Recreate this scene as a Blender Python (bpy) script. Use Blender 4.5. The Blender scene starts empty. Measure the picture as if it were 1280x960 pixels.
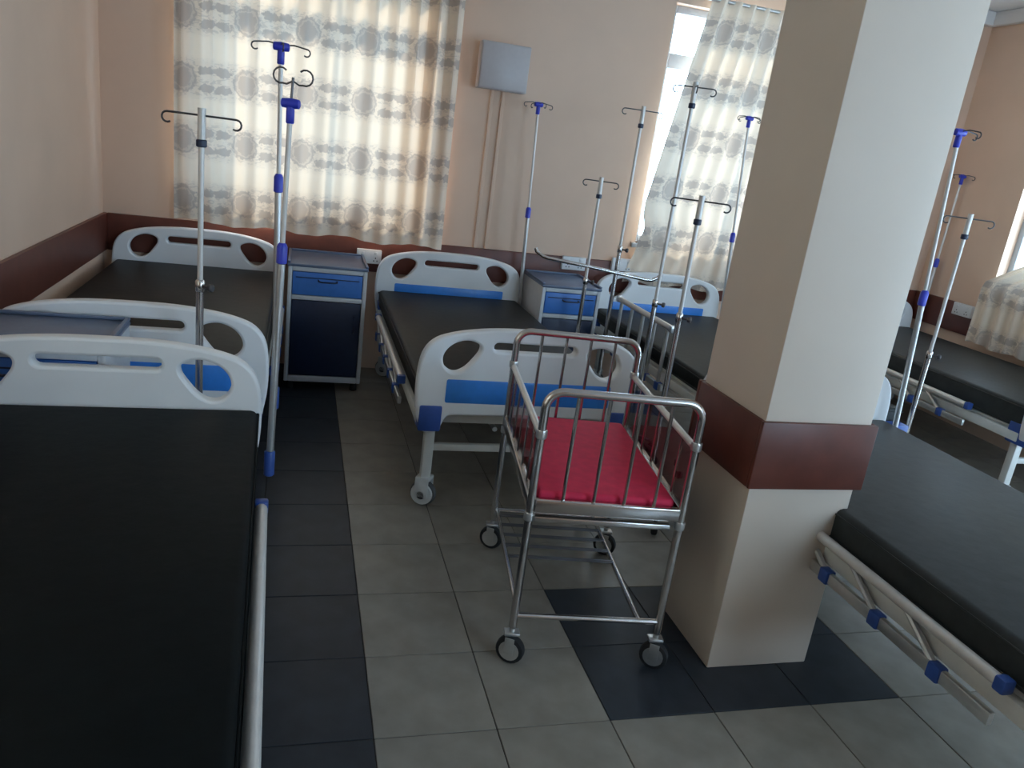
import bpy, bmesh, math, random
from mathutils import Vector, Matrix
random.seed(7)
S = bpy.context.scene
C = S.collection
PI = math.pi

# ------------------------------------------------------------------ camera
cam_d = bpy.data.cameras.new('camera'); cam = bpy.data.objects.new('camera', cam_d); C.objects.link(cam)
F_PX, YAW, PITCH, ROLL, CAM_H = 968.533, 0.2900, 0.2968, 0.1346, 1.5
def cam_axes():
    f = Vector((math.sin(YAW)*math.cos(PITCH), math.cos(YAW)*math.cos(PITCH), -math.sin(PITCH)))
    r = Vector((math.cos(YAW), -math.sin(YAW), 0)); u = r.cross(f)
    c, s = math.cos(ROLL), math.sin(ROLL)
    return c*r + s*u, -s*r + c*u, f
_r, _u, _f = cam_axes()
M3 = Matrix((_r, _u, -_f)).transposed()
cam.matrix_world = Matrix.Translation((0, 0, CAM_H)) @ M3.to_4x4()
cam_d.sensor_fit = 'HORIZONTAL'; cam_d.sensor_width = 36.0; cam_d.lens = 36.0*F_PX/1280.0
cam_d.clip_start = 0.02
S.camera = cam

# ------------------------------------------------------------------ sky and exposure
SKY_STRENGTH = 15.0
SKY_COLOR = (0.555, 0.77, 1.0)
world = bpy.data.worlds.new('sky'); S.world = world; world.use_nodes = True
bg = world.node_tree.nodes['Background']
bg.inputs['Color'].default_value = (*SKY_COLOR, 1); bg.inputs['Strength'].default_value = SKY_STRENGTH
# sun behind the back and left walls: it reaches the room only through the curtains
sun_d = bpy.data.lights.new('sun', 'SUN'); sun_d.energy = 22.0; sun_d.angle = math.radians(0.6); sun_d.color = (1.0, 0.84, 0.63)
sun = bpy.data.objects.new('sun', sun_d); C.objects.link(sun)
sun.rotation_euler = Vector((0.50, -0.62, -0.60)).to_track_quat('-Z', 'Y').to_euler()
S.view_settings.view_transform = 'Standard'; S.view_settings.look = 'None'
S.view_settings.gamma = 1.0; S.view_settings.use_curve_mapping = False
S.view_settings.exposure = 0.0
S.cycles.use_denoising = True
S.cycles.max_bounces = 10; S.cycles.diffuse_bounces = 6; S.cycles.transmission_bounces = 8; S.cycles.transparent_max_bounces = 12
S.cycles.caustics_reflective = False; S.cycles.caustics_refractive = False
S.cycles.sample_clamp_indirect = 6.0

# room
XL, XR, YB, YF, ZC = -1.07, 4.57, 4.90, -2.2, 2.79
RAIL0, RAIL1 = 0.634, 0.844
# window openings (in wall coordinates): back wall x0,x1,z0,z1 ; right wall y0,y1,z0,z1
WIN_1 = (-0.60, 0.64, 0.98, 2.40)
WIN_2 = (2.19, 3.55, 0.98, 2.47)
WIN_3 = (2.35, 4.25, 1.02, 2.40)
FILL_WIN = (0.60, 2.00, 0.95, 2.30)           # unseen curtained window added in the left wall for warm fill
FILL_DOOR = (1.15, 2.15, 0.03, 2.20)          # unseen glazed door added in the right wall to light floor and footboard
WIN_5 = (2.20, 4.30, 0.95, 2.50)           # uncurtained window in the wall behind the camera
def portal(name, loc, rot, sx, sy):
    l = bpy.data.lights.new(name, 'AREA'); l.shape = 'RECTANGLE'; l.size = sx; l.size_y = sy
    l.cycles.is_portal = True
    o = bpy.data.objects.new(name, l); C.objects.link(o); o.location = loc; o.rotation_euler = rot
for w in (WIN_1, WIN_2):
    portal('window_portal', ((w[0]+w[1])/2, YB+0.22, (w[2]+w[3])/2), (-PI/2, 0, 0), w[1]-w[0], w[3]-w[2])
for w in (WIN_3, FILL_DOOR):
    portal('window_portal', (XR+0.22, (w[0]+w[1])/2, (w[2]+w[3])/2), (PI/2, 0, PI/2), w[1]-w[0], w[3]-w[2])
w = FILL_WIN; portal('window_portal', (XL-0.22, (w[0]+w[1])/2, (w[2]+w[3])/2), (PI/2, 0, -PI/2), w[1]-w[0], w[3]-w[2])
for w in (WIN_5,):
    portal('window_portal', ((w[0]+w[1])/2, YF-0.22, (w[2]+w[3])/2), (PI/2, 0, 0), w[1]-w[0], w[3]-w[2])

# ------------------------------------------------------------------ materials
def new_mat(name):
    m = bpy.data.materials.new(name); m.use_nodes = True
    return m, m.node_tree, m.node_tree.nodes['Principled BSDF']
def lk(nt, a, b): nt.links.new(a, b)
def pmat(name, col, rough=0.5, metal=0.0, noise=0.06, nscale=40.0, spec=0.5, bump=0.0, coat=0.0):
    m, nt, p = new_mat(name)
    p.inputs['Roughness'].default_value = rough; p.inputs['Metallic'].default_value = metal
    p.inputs['Specular IOR Level'].default_value = spec
    if coat: p.inputs['Coat Weight'].default_value = coat; p.inputs['Coat Roughness'].default_value = 0.15
    tc = nt.nodes.new('ShaderNodeTexCoord'); n = nt.nodes.new('ShaderNodeTexNoise')
    n.inputs['Scale'].default_value = nscale; n.inputs['Detail'].default_value = 4
    lk(nt, tc.outputs['Object'], n.inputs['Vector'])
    r = nt.nodes.new('ShaderNodeMapRange')
    r.inputs['To Min'].default_value = 1-noise; r.inputs['To Max'].default_value = 1+noise
    r.inputs['From Min'].default_value = 0.3; r.inputs['From Max'].default_value = 0.7
    lk(nt, n.outputs['Fac'], r.inputs['Value'])
    mx = nt.nodes.new('ShaderNodeMix'); mx.data_type = 'RGBA'; mx.blend_type = 'MULTIPLY'
    mx.inputs['Factor'].default_value = 1.0; mx.inputs['A'].default_value = (*col, 1)
    lk(nt, r.outputs['Result'], mx.inputs['B']); lk(nt, mx.outputs['Result'], p.inputs['Base Color'])
    if bump:
        b = nt.nodes.new('ShaderNodeBump'); b.inputs['Strength'].default_value = bump; b.inputs['Distance'].default_value = 0.004
        lk(nt, n.outputs['Fac'], b.inputs['Height']); lk(nt, b.outputs['Normal'], p.inputs['Normal'])
    return m
M = {}
M['wall'] = pmat('cream_wall_paint', (0.71, 0.51, 0.385), 0.55, noise=0.035, nscale=3.0, spec=0.3)
M['column'] = pmat('cream_column_paint', (0.735, 0.635, 0.54), 0.5, noise=0.03, nscale=3.0, spec=0.3)
M['ceiling'] = pmat('white_ceiling_paint', (0.78, 0.77, 0.76), 0.7, noise=0.02, nscale=3.0)
M['rail'] = pmat('red_brown_wall_guard', (0.125, 0.036, 0.024), 0.42, noise=0.15, nscale=14.0)
M['tile'] = pmat('beige_grey_floor_tile', (0.265, 0.240, 0.205), 0.38, noise=0.16, nscale=9.0, spec=0.4)
M['dark_tile'] = pmat('slate_floor_tile', (0.028, 0.034, 0.044), 0.42, noise=0.2, nscale=11.0, spec=0.3)
M['grout'] = pmat('dark_grout', (0.06, 0.052, 0.045), 0.9, noise=0.2)
M['white'] = pmat('white_moulded_plastic', (0.82, 0.83, 0.84), 0.35, noise=0.03, nscale=6.0)
M['steel_white'] = pmat('white_powder_coated_steel', (0.66, 0.66, 0.62), 0.4, noise=0.06, nscale=12.0)
M['blue'] = pmat('blue_plastic_panel', (0.040, 0.24, 0.74), 0.35, noise=0.05)
M['deep_blue'] = pmat('blue_plastic_fitting', (0.030, 0.085, 0.33), 0.4, noise=0.08)
M['violet'] = pmat('royal_blue_plastic', (0.035, 0.05, 0.50), 0.35, noise=0.05)
M['navy'] = pmat('navy_fitting_shaded_door', (0.012, 0.022, 0.060), 0.4, noise=0.1)
M['cab_top'] = pmat('slate_blue_cabinet_top', (0.13, 0.17, 0.26), 0.35, noise=0.06)
M['cab_blue'] = pmat('blue_drawer_front', (0.055, 0.20, 0.60), 0.4, noise=0.05)
M['cab_white'] = pmat('white_cabinet_frame', (0.60, 0.63, 0.66), 0.4, noise=0.04)
M['vinyl'] = pmat('black_vinyl_mattress', (0.0040, 0.0055, 0.0060), 0.55, noise=0.2, nscale=24.0, spec=0.08, bump=0.25)
M['vinyl_brown'] = pmat('brown_black_vinyl_mattress', (0.0130, 0.0135, 0.0125), 0.5, noise=0.2, nscale=24.0, spec=0.2, bump=0.25)  # brownish base, lighter than the black vinyl
M['vinyl_sheen'] = pmat('black_vinyl_painted_sheen', (0.030, 0.034, 0.034), 0.5, noise=0.15, nscale=24.0, spec=0.3, bump=0.25)  # black vinyl lightened to grey to hold the window's reflected sheen
M['alu'] = pmat('brushed_aluminium', (0.62, 0.62, 0.61), 0.32, metal=0.85, noise=0.05)
M['steel'] = pmat('polished_stainless_steel', (0.60, 0.57, 0.55), 0.22, metal=1.0, noise=0.04)
M['pole'] = pmat('pale_painted_pole', (0.66, 0.63, 0.60), 0.35, metal=0.25, noise=0.04)
M['wire'] = pmat('dark_steel_wire', (0.10, 0.095, 0.10), 0.35, metal=0.7, noise=0.05)
M['rubber'] = pmat('black_rubber', (0.012, 0.012, 0.013), 0.7, noise=0.1)
M['grey_rubber'] = pmat('grey_castor_tyre', (0.10, 0.10, 0.10), 0.6, noise=0.1)
M['castor_white'] = pmat('white_castor_plastic', (0.62, 0.62, 0.60), 0.4, noise=0.05)
M['red'] = pmat('crimson_cot_mattress', (0.74, 0.036, 0.095), 0.65, spec=0.25, noise=0.08, nscale=30.0)
M['frame'] = pmat('white_window_frame', (0.40, 0.43, 0.47), 0.4, noise=0.03)
M['box'] = pmat('pale_grey_box_enamel', (0.52, 0.48, 0.48), 0.4, noise=0.02)
M['plate'] = pmat('white_socket_plastic', (0.72, 0.73, 0.74), 0.35, noise=0.02)
M['dark'] = pmat('black_plastic', (0.01, 0.01, 0.011), 0.5, noise=0.05)

def glass_mat(name, tint, gloss):
    m = bpy.data.materials.new(name); m.use_nodes = True; nt = m.node_tree; nt.nodes.clear()
    o = nt.nodes.new('ShaderNodeOutputMaterial'); t = nt.nodes.new('ShaderNodeBsdfTransparent'); t.inputs['Color'].default_value = (*tint, 1)
    g = nt.nodes.new('ShaderNodeBsdfGlossy'); g.inputs['Roughness'].default_value = 0.05
    lw = nt.nodes.new('ShaderNodeLayerWeight'); lw.inputs['Blend'].default_value = 0.5
    pw = nt.nodes.new('ShaderNodeMath'); pw.operation = 'POWER'; pw.inputs[1].default_value = 4.0; lk(nt, lw.outputs['Facing'], pw.inputs[0])
    fr = nt.nodes.new('ShaderNodeMath'); fr.operation = 'MULTIPLY_ADD'; fr.inputs[1].default_value = 0.5; fr.inputs[2].default_value = gloss
    lk(nt, pw.outputs[0], fr.inputs[0])
    mx = nt.nodes.new('ShaderNodeMixShader'); lk(nt, fr.outputs[0], mx.inputs[0]); lk(nt, t.outputs[0], mx.inputs[1]); lk(nt, g.outputs[0], mx.inputs[2])
    lk(nt, mx.outputs[0], o.inputs['Surface']); return m
M['glass'] = glass_mat('window_glass', (0.95, 0.97, 0.97), 0.03)
M['acrylic'] = glass_mat('smoky_acrylic_side', (0.66, 0.62, 0.60), 0.02)

def curtain_mat():
    m = bpy.data.materials.new('damask_curtain'); m.use_nodes = True; nt = m.node_tree; nt.nodes.clear(); N = nt.nodes.new
    def math_(op, a, b=None, clamp=False):
        n = N('ShaderNodeMath'); n.operation = op; n.use_clamp = clamp
        for k, v in enumerate((a, b)):
            if v is None: continue
            if isinstance(v, (int, float)): n.inputs[k].default_value = v
            else: lk(nt, v, n.inputs[k])
        return n.outputs[0]
    def mrange(v, a, b, c=0.0, d=1.0):
        n = N('ShaderNodeMapRange'); n.interpolation_type = 'SMOOTHSTEP'; lk(nt, v, n.inputs['Value'])
        n.inputs['From Min'].default_value = a; n.inputs['From Max'].default_value = b
        n.inputs['To Min'].default_value = c; n.inputs['To Max'].default_value = d
        return n.outputs['Result']
    uv = N('ShaderNodeUVMap'); uv.uv_map = 'UVMap'
    sp = N('ShaderNodeSeparateXYZ'); lk(nt, uv.outputs[0], sp.inputs[0])
    U, V = sp.outputs[0], sp.outputs[1]
    PU, PV = 0.36, 0.325
    fu = math_('MULTIPLY', math_('SUBTRACT', math_('FRACT', math_('DIVIDE', U, PU)), 0.5), PU)
    fv = math_('MULTIPLY', math_('SUBTRACT', math_('FRACT', math_('DIVIDE', V, PV)), 0.5), PV)
    # ragged edges from noise
    nz = N('ShaderNodeTexNoise'); nz.inputs['Scale'].default_value = 42; nz.inputs['Detail'].default_value = 3; lk(nt, uv.outputs[0], nz.inputs['Vector'])
    wob = math_('MULTIPLY', math_('SUBTRACT', nz.outputs['Fac'], 0.5), 0.05)
    r1 = math_('ADD', math_('SQRT', math_('ADD', math_('MULTIPLY', fu, fu), math_('MULTIPLY', fv, fv))), wob)
    med = mrange(r1, 0.070, 0.085, 1.0, 0.0)                      # medallion
    ring = math_('MULTIPLY', mrange(r1, 0.048, 0.056), mrange(r1, 0.058, 0.066, 1.0, 0.0))
    med = math_('SUBTRACT', med, math_('MULTIPLY', ring, 0.35), True)
    # small leaf motifs on both sides of a medallion
    au = math_('SUBTRACT', math_('ABSOLUTE', fu), 0.135)
    av = math_('SUBTRACT', math_('ABSOLUTE', fv), 0.045)
    r2 = math_('ADD', math_('SQRT', math_('ADD', math_('MULTIPLY', math_('MULTIPLY', au, au), 0.7), math_('MULTIPLY', math_('MULTIPLY', av, av), 3.2))), math_('MULTIPLY', wob, 1.6))
    leaf = mrange(r2, 0.036, 0.050, 1.0, 0.0)
    # scroll filling inside the motif band
    nb = N('ShaderNodeTexNoise'); nb.inputs['Scale'].default_value = 26; nb.inputs['Detail'].default_value = 2; nb.inputs['Distortion'].default_value = 1.2
    mp = N('ShaderNodeMapping'); mp.inputs['Scale'].default_value = (1.0, 2.2, 1.0); lk(nt, uv.outputs[0], mp.inputs['Vector']); lk(nt, mp.outputs[0], nb.inputs['Vector'])
    band = mrange(math_('ABSOLUTE', fv), 0.075, 0.12, 1.0, 0.0)
    scroll = math_('MULTIPLY', mrange(nb.outputs['Fac'], 0.50, 0.58), math_('MULTIPLY', band, 0.6))
    pat = math_('MAXIMUM', math_('MAXIMUM', med, leaf), scroll)
    pat = math_('MAXIMUM', pat, math_('MULTIPLY', band, 0.22))
    mixc = N('ShaderNodeMix'); mixc.data_type = 'RGBA'; lk(nt, pat, mixc.inputs['Factor'])
    mixc.inputs['A'].default_value = (0.89, 0.76, 0.62, 1); mixc.inputs['B'].default_value = (0.55, 0.465, 0.40, 1)
    d = N('ShaderNodeBsdfDiffuse'); lk(nt, mixc.outputs['Result'], d.inputs['Color'])
    t = N('ShaderNodeBsdfTranslucent'); lk(nt, mixc.outputs['Result'], t.inputs['Color'])
    ms = N('ShaderNodeMixShader'); ms.inputs[0].default_value = 0.078
    lk(nt, d.outputs[0], ms.inputs[1]); lk(nt, t.outputs[0], ms.inputs[2])
    o = N('ShaderNodeOutputMaterial'); lk(nt, ms.outputs[0], o.inputs['Surface'])
    return m
M['curtain'] = curtain_mat()
def plain_cloth():
    m = bpy.data.materials.new('plain_cream_curtain'); m.use_nodes = True; nt = m.node_tree; nt.nodes.clear(); N = nt.nodes.new
    n = N('ShaderNodeTexNoise'); n.inputs['Scale'].default_value = 60
    r = N('ShaderNodeValToRGB'); r.color_ramp.elements[0].color = (0.80, 0.68, 0.54, 1); r.color_ramp.elements[1].color = (0.85, 0.73, 0.58, 1)
    lk(nt, n.outputs['Fac'], r.inputs['Fac'])
    d = N('ShaderNodeBsdfDiffuse'); t = N('ShaderNodeBsdfTranslucent'); ms = N('ShaderNodeMixShader'); ms.inputs[0].default_value = 0.14
    for x in (d, t): lk(nt, r.outputs[0], x.inputs['Color'])
    lk(nt, d.outputs[0], ms.inputs[1]); lk(nt, t.outputs[0], ms.inputs[2])
    o = N('ShaderNodeOutputMaterial'); lk(nt, ms.outputs[0], o.inputs['Surface']); return m
M['plain_curtain'] = plain_cloth()

# ------------------------------------------------------------------ mesh helpers
class MB:
    """collects shapes in one bmesh; build() links them as one mesh object"""
    def __init__(self): self.bm = bmesh.new()
    def box(self, c, s, bev=0.0, rot=None, seg=2):
        t = bmesh.new(); bmesh.ops.create_cube(t, size=1.0)
        for v in t.verts: v.co = Vector((v.co.x*s[0], v.co.y*s[1], v.co.z*s[2]))
        if bev: bmesh.ops.bevel(t, geom=list(t.edges), offset=bev, segments=seg, profile=0.5, affect='EDGES')
        m = Matrix.Translation(c) @ (rot.to_4x4() if rot else Matrix.Identity(4))
        t.transform(m); self._merge(t); return self
    def bx(self, x0, x1, y0, y1, z0, z1, bev=0.0, seg=2):
        return self.box(((x0+x1)/2, (y0+y1)/2, (z0+z1)/2), (x1-x0, y1-y0, z1-z0), bev, None, seg)
    def _merge(self, t):
        me = bpy.data.meshes.new('t'); t.to_mesh(me); t.free(); self.bm.from_mesh(me); bpy.data.meshes.remove(me)
    def tube(self, pts, r, n=10, cap=True):
        pts = [Vector(p) for p in pts]; bm = self.bm; rings = []
        prev = None
        for i, p in enumerate(pts):
            if i == 0: d = pts[1]-p
            elif i == len(pts)-1: d = p-pts[i-1]
            else: d = (pts[i+1]-p).normalized() + (p-pts[i-1]).normalized()
            d.normalize()
            if prev is None:
                a = Vector((0, 0, 1)) if abs(d.z) < 0.9 else Vector((1, 0, 0))
                u = d.cross(a).normalized()
            else:
                u = (prev - d*prev.dot(d)).normalized()
            prev = u; w = d.cross(u)
            rr = r[i] if isinstance(r, (list, tuple)) else r
            rings.append([bm.verts.new(p + (u*math.cos(2*PI*k/n) + w*math.sin(2*PI*k/n))*rr) for k in range(n)])
        for a, b in zip(rings, rings[1:]):
            for k in range(n): bm.faces.new((a[k], a[(k+1) % n], b[(k+1) % n], b[k]))
        if cap:
            bm.faces.new(list(reversed(rings[0]))); bm.faces.new(rings[-1])
        return self
    def lathe(self, prof, o=(0, 0, 0), axis=(0, 0, 1), n=20):
        """profile of (radius, height) pairs turned about an axis"""
        bm = self.bm; ax = Vector(axis).normalized(); a = Vector((1, 0, 0)) if abs(ax.x) < 0.9 else Vector((0, 1, 0))
        u = ax.cross(a).normalized(); w = ax.cross(u); o = Vector(o); rings = []
        for r, h in prof:
            r = max(r, 1e-4)
            rings.append([bm.verts.new(o + ax*h + (u*math.cos(2*PI*k/n) + w*math.sin(2*PI*k/n))*r) for k in range(n)])
        for p, q in zip(rings, rings[1:]):
            for k in range(n): bm.faces.new((p[k], p[(k+1) % n], q[(k+1) % n], q[k]))
        bm.faces.new(list(reversed(rings[0]))); bm.faces.new(rings[-1])
        return self
    def build(self, name, mat, parent=None, smooth=True):
        bmesh.ops.recalc_face_normals(self.bm, faces=list(self.bm.faces))
        me = bpy.data.meshes.new(name); self.bm.to_mesh(me); self.bm.free()
        return link(name, me, mat, parent, smooth)
def link(name, me, mat, parent=None, smooth=True):
    if mat: me.materials.clear(); me.materials.append(M[mat] if isinstance(mat, str) else mat)
    if smooth:
        me.polygons.foreach_set('use_smooth', [True]*len(me.polygons))
        try: me.set_sharp_from_angle(angle=math.radians(40))
        except Exception: pass
    o = bpy.data.objects.new(name, me); C.objects.link(o)
    if parent: o.parent = parent
    return o
def tag(o, label=None, cat=None, group=None, kind=None):
    if label: o['label'] = label
    if cat: o['category'] = cat
    if group: o['group'] = group
    if kind: o['kind'] = kind
    return o
def empty(name, loc, rz=0.0, label=None, cat=None, group=None):
    o = bpy.data.objects.new(name, None); C.objects.link(o); o.location = loc; o.rotation_euler = (0, 0, rz)
    o.empty_display_size = 0.05
    return tag(o, label, cat, group)
def inst(o, parent, loc=None, rot=None):
    """another object of the same mesh"""
    c = o.copy(); C.objects.link(c); c.parent = parent
    if loc is not None: c.location = loc
    if rot is not None: c.rotation_euler = rot
    return c
def copy_tree(o, parent=None):
    c = o.copy(); C.objects.link(c); c.parent = parent
    for ch in list(o.children): copy_tree(ch, c)
    return c
def arc(c, r, a0, a1, n, u, w):
    c, u, w = Vector(c), Vector(u), Vector(w)
    return [c + u*(r*math.cos(a0+(a1-a0)*k/n)) + w*(r*math.sin(a0+(a1-a0)*k/n)) for k in range(n+1)]
def chaikin(pts, it=3):
    for _ in range(it):
        q = []
        for a, b in zip(pts, pts[1:]+pts[:1]):
            q.append((0.75*a[0]+0.25*b[0], 0.75*a[1]+0.25*b[1])); q.append((0.25*a[0]+0.75*b[0], 0.25*a[1]+0.75*b[1]))
        pts = q
    return pts
def plate_mesh(name, outline, holes, half, bev):
    """solid plate in the XZ plane with rounded edges and real holes"""
    cu = bpy.data.curves.new(name, 'CURVE'); cu.dimensions = '2D'; cu.fill_mode = 'BOTH'
    cu.extrude = half-bev; cu.bevel_depth = bev; cu.bevel_resolution = 2; cu.offset = -bev
    for loop in [outline]+holes:
        s = cu.splines.new('POLY'); s.points.add(len(loop)-1); s.use_cyclic_u = True
        for p, q in zip(s.points, loop): p.co = (q[0], q[1], 0, 1)
    o = bpy.data.objects.new(name, cu); C.objects.link(o)
    dg = bpy.context.evaluated_depsgraph_get(); me = bpy.data.meshes.new_from_object(o.evaluated_get(dg))
    bpy.data.objects.remove(o); bpy.data.curves.remove(cu)
    for v in me.vertices: v.co = Vector((v.co.x, -v.co.z, v.co.y))
    return me

# ------------------------------------------------------------------ room shell
def wall_with_holes(name, axis, fixed0, fixed1, a0, a1, holes, label):
    """a wall slab from fixed0 to fixed1 along its normal, with rectangular openings"""
    m = MB()
    cuts = sorted(set([a0, a1] + [h[0] for h in holes] + [h[1] for h in holes]))
    for p, q in zip(cuts, cuts[1:]):
        mid = (p+q)/2; hs = [h for h in holes if h[0] < mid < h[1]]
        zs = [(0.0, hs[0][2]), (hs[0][3], ZC)] if hs else [(0.0, ZC)]
        for z0, z1 in zs:
            if axis == 'x': m.bx(p, q, fixed0, fixed1, z0, z1)
            else: m.bx(fixed0, fixed1, p, q, z0, z1)
    bmesh.ops.remove_doubles(m.bm, verts=list(m.bm.verts), dist=1e-5)
    return tag(m.build(name, 'wall', smooth=False), label, None, None, 'structure')
T_W = 0.18
wall_with_holes('wall_back', 'x', YB, YB+T_W, XL-T_W, XR+T_W, [WIN_1, WIN_2], 'cream painted back wall with two curtained windows')
wall_with_holes('wall_right', 'y', XR, XR+T_W, YF-T_W, YB, [FILL_DOOR, WIN_3], 'cream painted right wall with a window and an added glazed door')
wall_with_holes('wall_left', 'y', XL-T_W, XL, YF-T_W, YB, [FILL_WIN], 'cream painted left wall')
wall_with_holes('wall_front', 'x', YF-T_W, YF, XL, XR, [WIN_5], 'cream painted wall with a window opposite the back wall')
tag(MB().bx(XL-T_W, XR+T_W, YF-T_W, YB+T_W, ZC, ZC+0.1).build('ceiling', 'ceiling', smooth=False), 'flat white painted ceiling', None, None, 'structure')

floor = tag(MB().bx(XL-T_W, XR+T_W, YF-T_W, YB+T_W, -0.12, -0.0035).build('floor', 'grout', smooth=False), 'floor of beige grey tiles with dark slate tiles', None, None, 'structure')
TS, TX0, TY0 = 0.33, 0.246, 1.633
def tile_mesh(nm, mat):
    m = MB(); h = TS/2-0.0016
    m.bx(-h, h, -h, h, -0.010, 0.0, 0.0012, 1)
    o = m.build(nm, mat, None, False); me = o.data; bpy.data.objects.remove(o); return me
tile_l = tile_mesh('tile', 'tile'); tile_d = tile_mesh('dark_tile', 'dark_tile')
def dark(i, j): return i in (-1, -2) or (2 <= i <= 4 and 0 <= j <= 1)
far_tiles = MB(); far_dark = MB()
for i in range(-4, 14):
    for j in range(-12, 10):
        x0, y0 = TX0+i*TS, TY0+j*TS
        xa, xb = max(x0+0.0016, XL), min(x0+TS-0.0016, XR); ya, yb = max(y0+0.0016, YF), min(y0+TS-0.0016, YB)
        if xb-xa < 0.01 or yb-ya < 0.01: continue
        full = (xb-xa > TS-0.004) and (yb-ya > TS-0.004)
        if j < -3:                                   # behind the camera's view
            (far_dark if dark(i, j) else far_tiles).bx(xa, xb, ya, yb, -0.010, 0.0)
        elif full:
            o = bpy.data.objects.new('tile', tile_d if dark(i, j) else tile_l); C.objects.link(o)
            o.location = (x0+TS/2, y0+TS/2, random.uniform(-0.0006, 0.0)); o.parent = floor
        else:
            MB().bx(xa, xb, ya, yb, -0.010, 0.0, 0.0012, 1).build('tile', 'dark_tile' if dark(i, j) else 'tile', floor, False)
for m, mt in ((far_tiles, 'tile'), (far_dark, 'dark_tile')):
    o = m.build('tile_field', mt, floor, False); o['kind'] = 'stuff'

# red brown guard rail round the walls
def guard(name, x0, x1, y0, y1, label):
    tag(MB().bx(x0, x1, y0, y1, RAIL0, RAIL1, 0.006).build(name, 'rail'), label, None, None, 'structure')
guard('trim_1', XL+0.022, XR-0.022, YB-0.022, YB, 'red brown wall guard board along the back wall')
guard('trim_2', XL, XL+0.022, YF, YB, 'red brown wall guard board along the left wall')
guard('trim_3', XR-0.022, XR, YF, YB, 'red brown wall guard board along the right wall')
# cornice below the ceiling
m = MB()
for (x0, x1, y0, y1) in ((XL, XR, YB-0.05, YB), (XR-0.05, XR, YF, YB-0.05), (XL, XL+0.05, YF, YB-0.05)):
    m.bx(x0, x1, y0, y1, 2.70, ZC, 0.008)
tag(m.build('trim_4', 'ceiling'), 'white cornice strip under the ceiling', None, None, 'structure')

# column
CX0, CX1, CY0, CY1 = 1.312, 1.676, 1.824, 2.190
col = empty('column', ((CX0+CX1)/2, (CY0+CY1)/2, 0), 0, 'square cream column with a red brown guard band', 'column')
col['kind'] = 'structure'
hw, hd = (CX1-CX0)/2, (CY1-CY0)/2
MB().bx(-hw, hw, -hd, hd, 0, ZC, 0.004).build('shaft', 'column', col)
m = MB(); e = 0.016
for (x0, x1, y0, y1) in ((-hw-e, hw+e, -hd-e, -hd), (-hw-e, hw+e, hd, hd+e), (-hw-e, -hw, -hd, hd), (hw, hw+e, -hd, hd)):
    m.bx(x0, x1, y0, y1, RAIL0, RAIL1, 0.004)
m.build('guard_band', 'rail', col)

# windows
def window(name, wall, w, zt, nx, label):
    a0, a1, z0, z1 = w; t = 0.045; d = 0.05
    if wall == 'back': root = empty(name, ((a0+a1)/2, YB+0.10, z0), 0)
    elif wall == 'front': root = empty(name, ((a0+a1)/2, YF-0.10, z0), PI)
    elif wall == 'left': root = empty(name, (XL-0.10, (a0+a1)/2, z0), PI/2)
    else: root = empty(name, (XR+0.10, (a0+a1)/2, z0), -PI/2)
    tag(root, label, None, None, 'structure')
    W, H = a1-a0, z1-z0; h = W/2; zt -= z0
    m = MB()
    m.bx(-h, -h+t, -d/2, d/2, 0, H, .004).bx(h-t, h, -d/2, d/2, 0, H, .004).bx(-h+t, h-t, -d/2, d/2, 0, t, .004).bx(-h+t, h-t, -d/2, d/2, H-t, H, .004)
    m.build('window_frame', 'frame', root)
    MB().bx(-h+t, h-t, -d/2, d/2, zt-0.045, zt+0.045, .004).build('transom', 'frame', root)
    xs = [-h+t+(W-2*t)*k/nx for k in range(nx+1)]
    for x in xs[1:-1]:
        MB().bx(x-0.018, x+0.018, -d/2+.004, d/2-.004, t, zt-0.045, .003).build('mullion', 'frame', root)
        MB().bx(x-0.018, x+0.018, -d/2+.004, d/2-.004, zt+0.045, H-t, .003).build('mullion', 'frame', root)
    for p, q in zip(xs, xs[1:]):
        for (za, zb) in ((t, zt-0.045), (zt+0.045, H-t)):
            MB().bx(p, q, -0.002, 0.002, za, zb).build('pane', 'glass', root, False)
    MB().bx(-h-.03, h+.03, -0.12 if z0 > 0.1 else -0.04, -d/2, -0.03, 0.0, .004).build('window_sill', 'frame', root)
    return root
window('window_1', 'back', WIN_1, 2.145, 2, 'wide window behind the drawn patterned curtain')
window('window_2', 'back', WIN_2, 2.145, 3, 'window with white frame showing beside the pulled curtain')
window('window_3', 'right', WIN_3, 2.1, 3, 'window in the right wall behind its curtain')
window('fill_window', 'left', FILL_WIN, 2.1, 3, 'added fill light window behind a plain curtain in the left wall')
window('window_5', 'front', WIN_5, 2.1, 3, 'uncurtained window in the wall opposite the back wall')
window('fill_door', 'right', FILL_DOOR, 1.95, 2, 'added fill light glazed door in the right wall')

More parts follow.
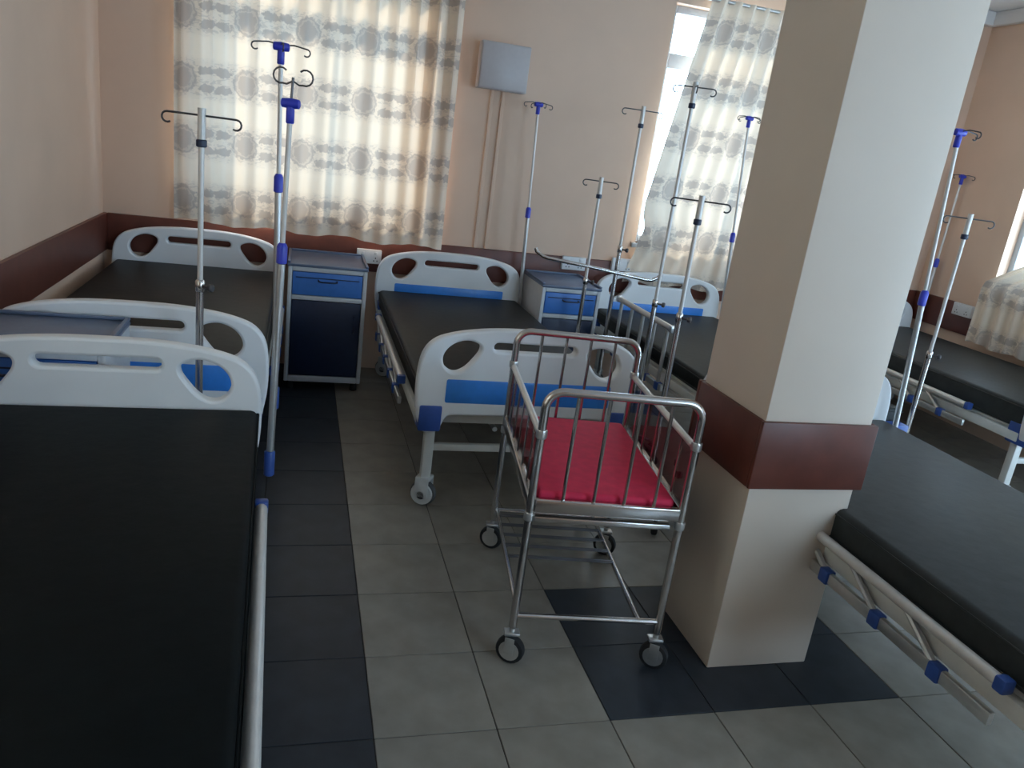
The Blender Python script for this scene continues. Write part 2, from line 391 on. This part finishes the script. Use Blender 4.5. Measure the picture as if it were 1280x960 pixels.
# curtains: wavy cloth with gathered folds
def curtain(name, fn, nu, nv, label, rod, cloth='curtain'):
    """fn(s, t) -> (point, fabric u, fabric v) for s along the width, t from hem to top"""
    me = bpy.data.meshes.new('cloth'); vs, uv, fs = [], [], []
    for j in range(nv+1):
        for i in range(nu+1):
            p, u, v = fn(i/nu, j/nv); vs.append(p); uv.append((u, v))
    for j in range(nv):
        for i in range(nu):
            a = j*(nu+1)+i; fs.append((a, a+1, a+nu+2, a+nu+1))
    me.from_pydata(vs, [], fs); me.update()
    l = me.uv_layers.new(name='UVMap')
    for poly in me.polygons:
        for li, vi in zip(poly.loop_indices, poly.vertices): l.data[li].uv = uv[vi]
    root = empty(name, rod[0], 0, label, 'curtain', None)
    root.location = (0, 0, 0)
    link('cloth', me, cloth, root)
    MB().tube([rod[0], rod[1]], 0.011, 10).build('curtain_rod', 'alu', root)
    for e in (0, 1): MB().lathe([(0.004, -.02), (.02, -.014), (.022, 0), (.02, .014), (.004, .02)], rod[e], Vector(rod[1])-Vector(rod[0]), 12).build('rod_end', 'alu', root)
    return root
def c1(s, t):
    x = -0.69 + s*1.55; top = 2.50
    x += 0.012*(1-t)*math.sin(s*9)
    hem = 0.855 - 0.03*s + 0.010*math.sin(s*23)
    z = hem + (top-hem)*t
    amp = 0.016 + 0.016*t
    y = YB-0.085 + amp*math.sin(s*2*PI*13 + 0.9*math.sin(s*7)) + 0.010*math.sin(s*2*PI*5+1) + 0.018*(1-t)*math.sin(s*11+2)
    y = min(y, YB-0.032)
    return (x, y, z), s*1.72+0.13, z-0.16
curtain('window_curtain', c1, 150, 40, 'patterned cream curtain drawn across the whole window above two beds', ((-0.78, YB-0.085, 2.49), (0.95, YB-0.085, 2.49)))
def c2(s, t):
    top = 2.52
    # left edge swings out towards the sill where the cloth is bunched up
    tl = t
    left = 2.395 - 0.215*min(1.0, (1-tl)/0.70) - 0.06*max(0.0, 1-tl/0.22)
    right = 3.84
    x = left + (right-left)*s
    hem = 0.715 - 0.02*s + 0.012*math.sin(s*30)
    z = hem + (top-hem)*t
    bunch = math.exp(-((t-0.17)/0.065)**2)*math.exp(-(s/0.22)**2)
    y = YB-0.052 - 0.035*min(1, t*3) + (0.008+0.020*t)*math.sin(s*2*PI*14+0.7) + 0.008*min(1, t*4)*math.sin(s*17+t*3) - 0.07*bunch + 0.030*bunch*math.sin(s*90+t*50)
    y = min(y, YB-0.029)
    return (x, y, z), s*1.75+0.02, z-0.22
curtain('window_curtain', c2, 160, 60, 'patterned curtain pulled aside leaving a bright strip of window', ((2.08, YB-0.085, 2.51), (3.92, YB-0.085, 2.51)))
def c3(s, t):
    left = 4.26 if t < 0.22 else max(3.93, 4.26 - (t-0.22)*3.2)  # drawn back above the sill so bare window supplies the cloth's bright glow
    y = left + (2.23-left)*s
    hem = 0.612 + 0.008*math.sin(s*40)
    z = hem + (2.5-hem)*t
    x = XR-0.085 + (0.014+0.014*t)*math.sin(s*2*PI*17) + 0.010*math.sin(s*19+t*2)
    x = min(x, XR-0.035)
    return (x, y, z), s*2.4, z-0.16
curtain('window_curtain', c3, 160, 40, 'patterned curtain over the window beside the right wall bed', ((XR-0.085, 4.40, 2.49), (XR-0.085, 2.15, 2.49)))

def c4(s, t):  # curtain of the added left window, warming its fill light
    z = 0.80 + 1.70*t
    return (XL+0.075+(0.014+0.014*t)*math.sin(s*2*PI*17)+0.008*math.sin(s*21+t*2), FILL_WIN[0]-0.34+(FILL_WIN[1]-FILL_WIN[0]+0.48)*s, z), s*2.4, z
curtain('window_curtain', c4, 140, 20, 'plain cream curtain drawn over the added left wall window', ((XL+0.075, FILL_WIN[0]-.4, 2.49), (XL+0.075, FILL_WIN[1]+.2, 2.49)), 'plain_curtain')

# ------------------------------------------------------------------ hospital bed
BL = 1.92                                   # board to board
half_out = [(0.0, .808), (.12, .807), (.24, .797), (.34, .778), (.41, .752), (.452, .70), (.465, .62), (.466, .52), (.455, .44), (.436, .365), (.372, .362), (.352, .392), (.338, .437), (.30, .442)]
outline = [(0.0, .442)] + [(-x, z) for x, z in reversed(half_out[1:])] + [half_out[0]] + half_out[1:]
outline = chaikin(outline, 2)
hole = [(.226, .742), (.285, .758), (.345, .734), (.376, .686), (.364, .640), (.322, .616), (.278, .636), (.246, .676), (.222, .712)]
holes = [chaikin(hole, 3), chaikin([(-x, z) for x, z in hole], 3), [(-.154+.018*math.cos(a), .734+.018*math.sin(a)) for a in [PI/2+PI*k/8 for k in range(9)]] + [(.154+.018*math.cos(a), .734+.018*math.sin(a)) for a in [-PI/2+PI*k/8 for k in range(9)]]]
board_me = plate_mesh('board', outline, holes, 0.024, 0.010)
_o = MB().bx(-.352, .352, -.0265, .0265, .492, .598, .010).build('blue_panel', 'blue'); panel_me = _o.data; bpy.data.objects.remove(_o)

def castor(parent, loc, r=0.056, turn=1.05):
    t = MB()
    t.lathe([(r-.012, -.016), (r-.003, -.014), (r, -.008), (r, .008), (r-.003, .014), (r-.012, .016)], (0, 0, r), (1, 0, 0), 24)
    w = t.build('castor', 'grey_rubber', parent); w.location = loc; w.rotation_euler = (0, 0, turn)
    h = MB(); h.lathe([(.010, -.030), (r-.010, -.026), (r-.008, -.018), (r-.008, .018), (r-.010, .026), (.010, .030)], (0, 0, r), (1, 0, 0), 24)
    h.build('hub', 'castor_white', w)
    MB().lathe([(.016, -.034), (.020, -.032), (.020, .032), (.016, .034)], (0, 0, r), (1, 0, 0), 14).build('axle_cap', 'wire', w)
    f = MB(); f.bx(-.034, -.027, -.030, .030, r-.012, 2*r+.012, .003).bx(.027, .034, -.030, .030, r-.012, 2*r+.012, .003).bx(-.034, .034, -.032, .032, 2*r+.004, 2*r+.022, .008)
    f.build('fork', 'castor_white', w)
    return w
def side_rail(parent, sx, y0, y1, up):
    x = sx*0.476
    # base bar on the bed frame and the top bar
    root = MB().bx(-.009, .009, y0, y1, -.018, .018, .004).build('side_rail', 'alu', parent); root.location = (x, 0, .372)
    n = 5; dz = 0.325 if up else 0.098
    sh = 0.0 if up else 0.20
    MB().tube([(0, y0-sh*.0, dz), (0, y1, dz)], .0165, 10).build('top_bar', 'pole', root)
    for e, yy in ((-1, y0), (1, y1)):
        MB().bx(-.018, .018, yy-.016, yy+.016, dz-.019, dz+.019, .006).build('end_cap', 'alu' if up else 'deep_blue', root)
    for k in range(n):
        yy = (y0+.05+(y1-y0-.10)*k/(n-1)) if up else (y0+.17+(y1-y0-.24)*k/(n-1))
        if up: MB().tube([(-.002, yy, .0), (-.002, yy, dz)], .011, 8).build('rail_post', 'alu', root)
        else:
            ya = min(yy+.16, y1-.01)
            MB().tube([(sx*-.004, yy, .0), (sx*-.004, ya, dz)], .010, 8).build('rail_post', 'alu', root)
        MB().bx(-.016, .016, yy-.020, yy+.020, -.022, .022, .005).build('joint', 'deep_blue', root)
    return root
def make_bed(name, cx, yh, mat_top, rails, label, left=(-.62, .52), right=(-.62, .52), rz=0.0, mw=.442, vinyl='vinyl_brown', foot=True):
    b = empty(name, (cx+BL/2*math.sin(rz), yh-BL/2*math.cos(rz), 0), rz, label, 'hospital bed', 'hospital beds of the ward')
    for nm, y in ((('headboard', BL/2), ('footboard', -BL/2)) if foot else (('headboard', BL/2),)):
        o = link(nm, board_me, None if board_me.materials else 'white', b); o.location = (0, y, 0)
        p = link('blue_panel', panel_me, None, o)
    hy = BL/2-.026
    # mattress platform with side beams
    f = MB()
    for s in (-1, 1): f.bx(s*.43-.018, s*.43+.018, -hy, hy, .385, .435, .006)
    for y in (-hy+.03, -.32, .0, .32, hy-.03): f.bx(-.412, .412, y-.018, y+.018, .388, .43, .004)
    f.build('bed_frame', 'steel_white', b)
    MB().bx(-.425, .425, -hy+.01, hy-.01, .435, .452, .006).build('platform', 'steel_white', b)
    mt = MB(); mt.bx(-mw, mw, -hy+.004, hy-.004, .452, mat_top, .022, 3)
    mo = mt.build('mattress', vinyl, b)
    q = MB()
    zs = (.452+mat_top)/2
    for z in (mat_top-.018, .470):
        pts = [(sx*(mw+.001), sy*(hy-.005), z) for sx, sy in ((-1, -1), (1, -1), (1, 1), (-1, 1), (-1, -1))]
        for a, c in zip(pts, pts[1:]): q.tube([a, c], .003, 6)
    q.build('piping', vinyl, mo)
    for sx in (-1, 1):
        for sy in (-1, 1):
            yl = sy*(BL/2-.075)
            l = MB().bx(sx*.378-.021, sx*.378+.021, yl-.021, yl+.021, .132, .40, .005).build('leg', 'steel_white', b)
            castor(b, (sx*.378, yl, 0))
            MB().bx(sx*.40-.046, sx*.40+.046, min(sy*(BL/2-.10), sy*(BL/2+.030)), max(sy*(BL/2-.10), sy*(BL/2+.030)), .372, .482, .008).build('corner_bracket', 'deep_blue', b)
    for sy in (-1, 1):
        yl = sy*(BL/2-.075)
        MB().bx(-.358, .358, yl-.014, yl+.014, .252, .282, .004).build('cross_bar', 'steel_white', b)
    # crank shafts below the platform
    for s in (-1, 1): MB().tube([(s*.1, -hy+.05, .35), (s*.1, .35, .35)], .011, 8).build('crank_shaft', 'alu', b)
    side_rail(b, -1, *left, rails[0]); side_rail(b, 1, *right, rails[1])
    return b
board_me.materials.append(M['white']); panel_me.materials.clear(); panel_me.materials.append(M['blue'])
make_bed('hospital_bed', -.550, 4.835, .603, (0, 0), 'hospital bed in the corner between the left wall and the drawn curtain')
make_bed('hospital_bed', .935, 4.805, .548, (0, 0), 'hospital bed with blue footboard panel behind the red baby cot')
make_bed('hospital_bed', -.553, 2.440, .604, (0, 0), 'hospital bed with black mattress along the left wall, its board by two drip poles', rz=.03, mw=.455, vinyl='vinyl')
make_bed('hospital_bed', 2.370, 4.780, .548, (1, 0), 'hospital bed with its side rail raised, under the half open curtain', left=(-.24, .50), foot=False)
make_bed('hospital_bed', 2.080, 2.715, .564, (0, 0), 'hospital bed beside the square column, black mattress with its sheen painted grey', vinyl='vinyl_sheen')
make_bed('hospital_bed', 4.030, 4.805, .582, (0, 0), 'hospital bed pushed along the right wall below its window', vinyl='vinyl_sheen')

# ------------------------------------------------------------------ bedside cabinets
def cabinet(x0, x1, yf, yb, H, label):
    c = empty('bedside_cabinet', ((x0+x1)/2, (yf+yb)/2, 0), 0, label, 'cabinet', 'bedside cabinets')
    h, d = (x1-x0)/2, (yb-yf)/2
    m = MB(); t = .022
    m.bx(-h, -h+.012, -d+.02, d, .05, H-.03, .003).bx(h-.012, h, -d+.02, d, .05, H-.03, .003).bx(-h+.012, h-.012, d-.012, d, .05, H-.03, .002).bx(-h+.012, h-.012, -d+.03, d-.012, .05, .064)
    m.build('body', 'cab_white', c)
    f = MB()
    f.bx(-h, -h+t, -d, -d+.02, .05, H-.03, .004).bx(h-t, h, -d, -d+.02, .05, H-.03, .004)
    for z0, z1 in ((H-.055, H-.03), (H-.215, H-.19), (.05, .085)): f.bx(-h+t, h-t, -d, -d+.02, z0, z1, .004)
    f.build('front_frame', 'cab_white', c)
    tp = MB().bx(-h-.004, h+.004, -d-.006, d, H-.03, H-.012, .006).build('top', 'cab_top', c)
    lip = MB(); lip.bx(-h-.004, -h+.012, -d, d, H-.012, H, .004).bx(h-.012, h+.004, -d, d, H-.012, H, .004).bx(-h+.012, h-.012, d-.016, d, H-.012, H, .004)
    lip.build('rim', 'cab_top', tp)
    dr = MB().bx(-h+t+.003, h-t-.003, -d+.003, -d+.02, H-.19+.003, H-.055-.003, .004).build('drawer', 'cab_blue', c)
    zz = H-.088
    MB().bx(-h+t+.02, h-t-.02, -d-.001, -d+.004, zz-.003, zz+.002, .0005).build('drawer_groove', 'navy', dr)
    MB().tube([(-.05, -d+.004, zz-.012), (-.05, -d-.018, zz-.014), (-.035, -d-.024, zz-.016), (.035, -d-.024, zz-.016), (.05, -d-.018, zz-.014), (.05, -d+.004, zz-.012)], .0045, 8).build('handle', 'navy', dr)
    do = MB().bx(-h+t+.003, h-t-.003, -d+.003, -d+.02, .088, H-.218, .005).build('door', 'navy', c)  # blue door with its shade put into the dark navy colour
    MB().tube([(h-.06, -d+.004, H-.29), (h-.06, -d-.02, H-.30), (h-.06, -d-.02, H-.38), (h-.06, -d+.004, H-.39)], .0045, 8).build('handle', 'navy', do)
    for sx in (-1, 1):
        for sy in (-1, 1): MB().lathe([(.018, 0), (.020, .004), (.016, .05)], (sx*(h-.035), sy*(d-.035), 0), (0, 0, 1), 12).build('foot', 'rubber', c)
    return c
cabinet(-.046, .385, 4.40, 4.845, .745, 'slate topped bedside cabinet between the corner bed and the bed behind the cot')
cabinet(1.424, 1.800, 4.40, 4.845, .745, 'blue fronted bedside cabinet below the white wall socket')
cabinet(-1.035, -.550, 2.500, 2.860, .765, 'bedside cabinet squeezed between the two beds along the left wall')

# ------------------------------------------------------------------ baby cot of stainless tube
def cot(cx, cy, rz):
    c = empty('baby_cot', (cx, cy, 0), rz, 'stainless steel baby cot with a red mattress, in front of the column', 'baby cot')
    W, L, R = .2275, .345, .0125
    for nm, s in (('front_end', -1), ('rear_end', 1)):
        y = s*L; zt = .872; rr = .05
        pts = [(-W, y, .115), (-W, y, zt-rr)] + arc((-W+rr, y, zt-rr), rr, PI, PI/2, 6, (1, 0, 0), (0, 0, 1))[1:] + arc((W-rr, y, zt-rr), rr, PI/2, 0, 6, (1, 0, 0), (0, 0, 1)) + [(W, y, .115)]
        e = MB().tube(pts, R, 12).build('end_frame', 'steel', c)
        for k in range(4):
            x = -W+2*W*(k+1)/5
            MB().tube([(x, y, .545), (x, y, zt)], .0058, 8).build('bar', 'steel', e)
        for x in (-W, W):
            for z in (.745, .49): MB().lathe([(R+.003, -.012), (R+.004, -.008), (R+.004, .008), (R+.003, .012)], (x, y, z), (0, 0, 1), 14).build('collar', 'alu', e)
    for s in (-1, 1):
        x = s*W
        r = MB().tube([(x, -L+.012, .738), (x, L-.012, .738)], .0105, 10).build('side_rail', 'pole', c)
        for k in range(5):
            y = -L+2*L*(k+1)/6
            MB().tube([(x, y, .535), (x, y, .738)], .0045, 8).build('bar', 'steel', r)
        MB().bx(x-.002, x+.002, -L+.02, L-.02, .53, .725).build('side_panel', 'acrylic', r, False)
    fr = MB()
    for s in (-1, 1):
        fr.bx(-W+.010, W-.010, s*L-.012, s*L+.012, .505, .545, .004); fr.bx(s*W-.012, s*W+.012, -L+.010, L-.010, .505, .545, .004)
    fr.build('base_frame', 'steel', c)
    MB().bx(-W+.012, W-.012, -L+.012, L-.012, .515, .528).build('base_plate', 'steel', c, False)
    lip = MB().bx(-W+.012, W-.035, -L-.020, -L+.0, .480, .497, .003).build('slide_bar', 'steel', c)
    MB().bx(-W+.020, W-.020, -L+.018, L-.018, .528, .562, .012, 3).build('mattress', 'red', c)
    # lower shelf of paired wires
    zs = .155; sh = MB()
    sh.tube([(-W, -L, zs), (W, -L, zs)], .0095, 10).tube([(-W, L, zs), (W, L, zs)], .0095, 10)
    xr = W-.065
    sh.tube([(-W+.012, -L, zs), (-W+.012, L, zs)], .0085, 10).tube([(xr, -L, zs), (xr, L, zs)], .0085, 10)
    so = sh.build('shelf_frame', 'steel', c)
    for k in range(5):
        y = L-.05-k*.075
        for d in (-.006, .006): MB().tube([(-W+.012, y+d, zs+.006), (xr, y+d, zs+.006)], .003, 6).build('shelf_wire', 'wire', so)
    for sx in (-1, 1):
        for sy in (-1, 1):
            r = .045
            w = MB().lathe([(r-.010, -.014), (r-.002, -.012), (r, -.006), (r, .006), (r-.002, .012), (r-.010, .014)], (0, 0, r), (.5, 1, 0), 22).build('castor', 'rubber', c)
            w.location = (sx*W, sy*L-.012, 0)
            MB().lathe([(.006, -.017), (r-.013, -.0155), (r-.013, .0155), (.006, .017)], (0, 0, r), (.5, 1, 0), 18).build('hub', 'alu', w)
            f = MB().bx(-.024, .024, -.004, .030, 2*r-.002, 2*r+.010, .004)
            f.tube([(0, .012, 2*r), (0, .012, 2*r+.035)], .009, 10)
            rt = Matrix.Rotation(math.atan2(1, .5), 3, 'Z')
            for q in (-1, 1): f.box(rt @ Vector((q*.020, 0, r+.02)), (.003, .03, .055), .001, rt)
            f.build('fork', 'alu', w)
    # small black blocks made for the dark sticker marks on the side panel
    for (y, z) in ((-.20, .63), (-.235, .605), (-.255, .615)):
        MB().bx(W+.004, W+.013, y-.009, y+.009, z-.010, z+.010, .003).build('dark_mark', 'dark', c)
    return c
cot(.952, 2.232, math.radians(-8))

# ------------------------------------------------------------------ drip poles clamped to beds
def hook_path(dx, dy, z, reach, r=.016):
    """wire that runs out, dips and curls up at its end"""
    u = Vector((dx, dy, 0)); w = Vector((0, 0, 1))
    pts = [Vector((0, 0, z)), u*(reach*.5)+w*(z+.006), u*reach + w*z]
    pts += [p for p in arc(u*reach + w*(z-r), r, PI/2, -PI*.75, 9, u, w)][1:]
    return pts
def bed_pole(x, y, z0, zt, zc, rz, label, lean=(0, 0), raised=False):
    """slim pole with a blue collar and a blue tee head"""
    o = empty('drip_pole', (x, y, 0), 0, label, 'drip pole', 'drip poles clamped to the beds')
    lx, ly = lean
    P = lambda z: (lx*(z-z0)/(zt-z0), ly*(z-z0)/(zt-z0), z)
    MB().tube([P(z0), P(zc)], .0122, 12).build('lower_tube', 'alu', o)
    MB().tube([P(zc-.02), P(zt)], .0078, 12).build('upper_rod', 'pole', o)
    q = Vector(P(zc)); MB().lathe([(.012, -.036), (.0165, -.033), (.0165, .018), (.013, .026), (.009, .030)], q, (0, 0, 1), 16).build('collar', 'violet', o)
    q = Vector(P(zt)); hd = MB()
    hd.lathe([(.010, -.045), (.0125, -.042), (.0125, -.01), (.011, .016)], q, (0, 0, 1), 14)
    ux, uy = math.cos(rz), math.sin(rz)
    hd.lathe([(.008, -.028), (.013, -.025), (.0155, 0), (.013, .025), (.008, .028)], q+Vector((0, 0, .012)), (ux, uy, 0), 14)
    hd.build('head', 'violet', o)
    zz = zt+.016
    if raised:
        MB().tube([q, q+Vector((.004, 0, .085))], .004, 8).build('stem', 'wire', o)
        for s in (-1, 1):
            b = q+Vector((.004, 0, .075)); u = Vector((ux*s, uy*s, 0)); w = Vector((0, 0, 1))
            pts = [b, b+u*.018-w*.010] + arc(b+u*.036+w*.012, .022, -PI*.6, PI*.75, 9, u, w)
            MB().tube(pts, .0028, 7).build('hook', 'wire', o)
    else:
        for a in (rz, rz+PI/2, rz+PI, rz+1.5*PI):
            pts = [Vector(q)+Vector((p[0], p[1], p[2]-zt)) for p in hook_path(math.cos(a), math.sin(a), zz, .085, .012)]
            MB().tube(pts, .0026, 7).build('hook', 'wire', o)
    # socket that holds it on the bed frame
    MB().lathe([(.014, 0), (.018, .004), (.018, .085), (.015, .09)], P(z0), (0, 0, 1), 14).build('socket', 'deep_blue', o)
    return o
bed_pole(-.060, 2.520, .33, 1.520, 1.090, -.25, 'drip pole with royal blue tee head and upright hooks over the near black mattress bed', (.020, 0), True)
bed_pole(-.062, 2.985, .40, 1.705, 1.265, .1, 'drip pole with blue tee head against the drawn curtain', (-.024, 0))
bed_pole(1.398, 4.748, .40, 1.738, 1.115, .2, 'drip pole with blue tee head below the wall box', (-.050, 0))
bed_pole(2.845, 4.700, .40, 1.843, 1.105, .2, 'drip pole with blue tee head against the half open curtain', (-.110, 0))
bed_pole(2.580, 2.660, .40, 1.759, 1.117, .1, 'drip pole with bright blue tee head beside the column', (-.110, 0))
bed_pole(4.515, 4.745, .40, 1.687, 1.080, .2, 'drip pole with blue tee head in the corner by the right wall', (.020, 0))

# ------------------------------------------------------------------ floor standing drip stands
def drip_stand(x, y, zt, zo, rz, label, cross=False, span=.105, base=.20, a0=.3, lean=(0, 0)):
    o = empty('drip_stand', (x, y, 0), 0, label, 'drip stand', 'steel drip stands on castors')
    MB().lathe([(.030, .085), (.034, .09), (.034, .13), (.022, .16), (.016, .17)], (0, 0, 0), (0, 0, 1), 16).build('base_hub', 'wire', o)
    for k in range(5):
        a = a0+2*PI*k/5; d = Vector((math.cos(a), math.sin(a), 0))
        l = MB().tube([d*.02+Vector((0, 0, .112)), d*base*.7+Vector((0, 0, .085)), d*base+Vector((0, 0, .062))], [.012, .011, .009], 10).build('leg', 'wire', o)
        s = Vector((-d.y, d.x, 0))
        MB().lathe([(.016, -.010), (.024, -.009), (.025, 0), (.024, .009), (.016, .010)], d*base+Vector((0, 0, .025)), s, 16).build('castor', 'rubber', l)
        MB().tube([d*base+Vector((0, 0, .03)), d*base+Vector((0, 0, .066))], .007, 8).build('castor_stem', 'wire', l)
    lx, ly = lean; P = lambda z: Vector((lx*z/zt, ly*z/zt, z))
    MB().tube([P(.10), P(zo)], .0125, 12).build('outer_tube', 'steel', o)
    MB().tube([P(zo-.03), P(zt-.085)], .0090, 12).build('inner_rod', 'pole', o)
    cl = MB().lathe([(.013, -.022), (.0152, -.019), (.0152, .012), (.011, .018)], P(zo), (0, 0, 1), 14).build('clamp', 'steel', o)
    MB().lathe([(.005, 0), (.005, .02), (.012, .022), (.013, .034), (.009, .038)], P(zo)+Vector((.012, -.006, -.004)), (.8, -.6, 0), 12).build('knob', 'wire', cl)
    MB().tube([P(zt-.105), P(zt)], .0125, 12).build('top_sleeve', 'pole', o)
    MB().lathe([(.013, -.012), (.0165, -.009), (.0165, .009), (.013, .012)], P(zt-.105), (0, 0, 1), 14).build('collar', 'navy', o)
    for a in ((rz, rz+PI/2) if cross else (rz,)):
        u = Vector((math.cos(a), math.sin(a), 0)); w = Vector((0, 0, 1)); c = P(zt-.022); r = .016
        left = [c-u*span+w*0] ; pts = list(reversed([c-u*span-w*r + (p) for p in arc((0, 0, 0), r, PI/2, -PI*.7, 8, -u, w)]))
        pts += [c-u*.02, c+u*.02] + [c+u*span-w*r + p for p in arc((0, 0, 0), r, PI/2, -PI*.7, 8, u, w)]
        MB().tube(pts, .0032, 8).build('hook_bar', 'wire', o)
    return o
drip_stand(-.305, 2.700, 1.485, .930, -.20, 'drip stand with dark hook bar standing between the two left wall beds', base=.13)
ds = drip_stand(1.622, 4.230, 1.392, .805, -.45, 'short drip stand carrying a long low cross bar, by the blue cabinet', span=.085, base=.15)
drip_stand(1.832, 4.300, 1.800, 1.000, -.1, 'tall drip stand beside the raised side rail under the bright window strip', base=.15, lean=(0, 0))
drip_stand(1.752, 3.550, 1.888, .835, -.35, 'tall drip stand with crossed hook bars in front of the half open curtain', cross=True, span=.085, base=.16)
drip_stand(1.560, 2.900, 1.405, .905, -.35, 'short drip stand with wide hook bar by the foot of the bed behind the column', base=.22, a0=-1.78, lean=(-.010, 0))
drip_stand(2.975, 3.000, 1.470, .795, -.25, 'drip stand with hook bar between the column bed and the right wall bed', base=.2)
# long low bar with upturned ends on the short stand
pts = [(-.305, .075, .955), (-.298, .07, .935), (-.262, .05, .915), (-.235, .04, .908), (0, 0, .888), (.345, -.055, .850), (.385, -.06, .850), (.42, -.065, .868), (.436, -.068, .888)]
MB().tube(pts, .0105, 10).build('cross_bar', 'steel', ds)

# ------------------------------------------------------------------ wall fittings
b = empty('wall_box', (1.13, YB, 1.80), 0, 'pale grey metal box high on the back wall beside the curtain', 'wall box')
MB().bx(-.15, .15, -.085, 0, 0, .262, .006).build('housing', 'box', b)
MB().bx(-.145, .145, -.093, -.086, .006, .256, .004).build('cover', 'box', b)
for x, z in ((.03, 0), (-.04, 0)):
    o = MB().bx(1.13+x-.011, 1.13+x+.011, YB-.014, YB, RAIL1, 1.80, .003).build('conduit', 'wall')
    tag(o, 'cream painted cable trunking running down from the wall box', 'trunking', 'trunking below the wall box')
def socket(loc, rz, w, h, label):
    s = empty('wall_socket', loc, rz, label, 'socket')
    MB().bx(-w/2, w/2, -.030, 0, 0, h, .004).build('plate', 'plate', s)
    for k in (-1, 1): MB().bx(k*w*.26-.009, k*w*.26+.009, -.036, -.029, h*.66, h*.86, .002).build('switch', 'plate', s)
    for k in (-1, 1):
        for dx, dz in ((0, .42), (-.010, .22), (.010, .22)):
            MB().bx(k*w*.26+dx-.003, k*w*.26+dx+.003, -.0305, -.029, h*dz-.004, h*dz+.004).build('pin_hole', 'dark', s, False)
socket((1.760, YB-.022, .765), 0, .165, .086, 'white twin wall socket on the guard board above the blue cabinet')
socket((.425, YB-.022, .690), 0, .150, .086, 'white twin wall socket between the slate topped cabinet and a headboard')
socket((2.105, YB-.022, .785), 0, .150, .086, 'white twin wall socket behind the raised rail bed headboard')
socket((XR-.022, 4.395, .760), -PI/2, .165, .086, 'white twin wall socket on the right wall guard board')
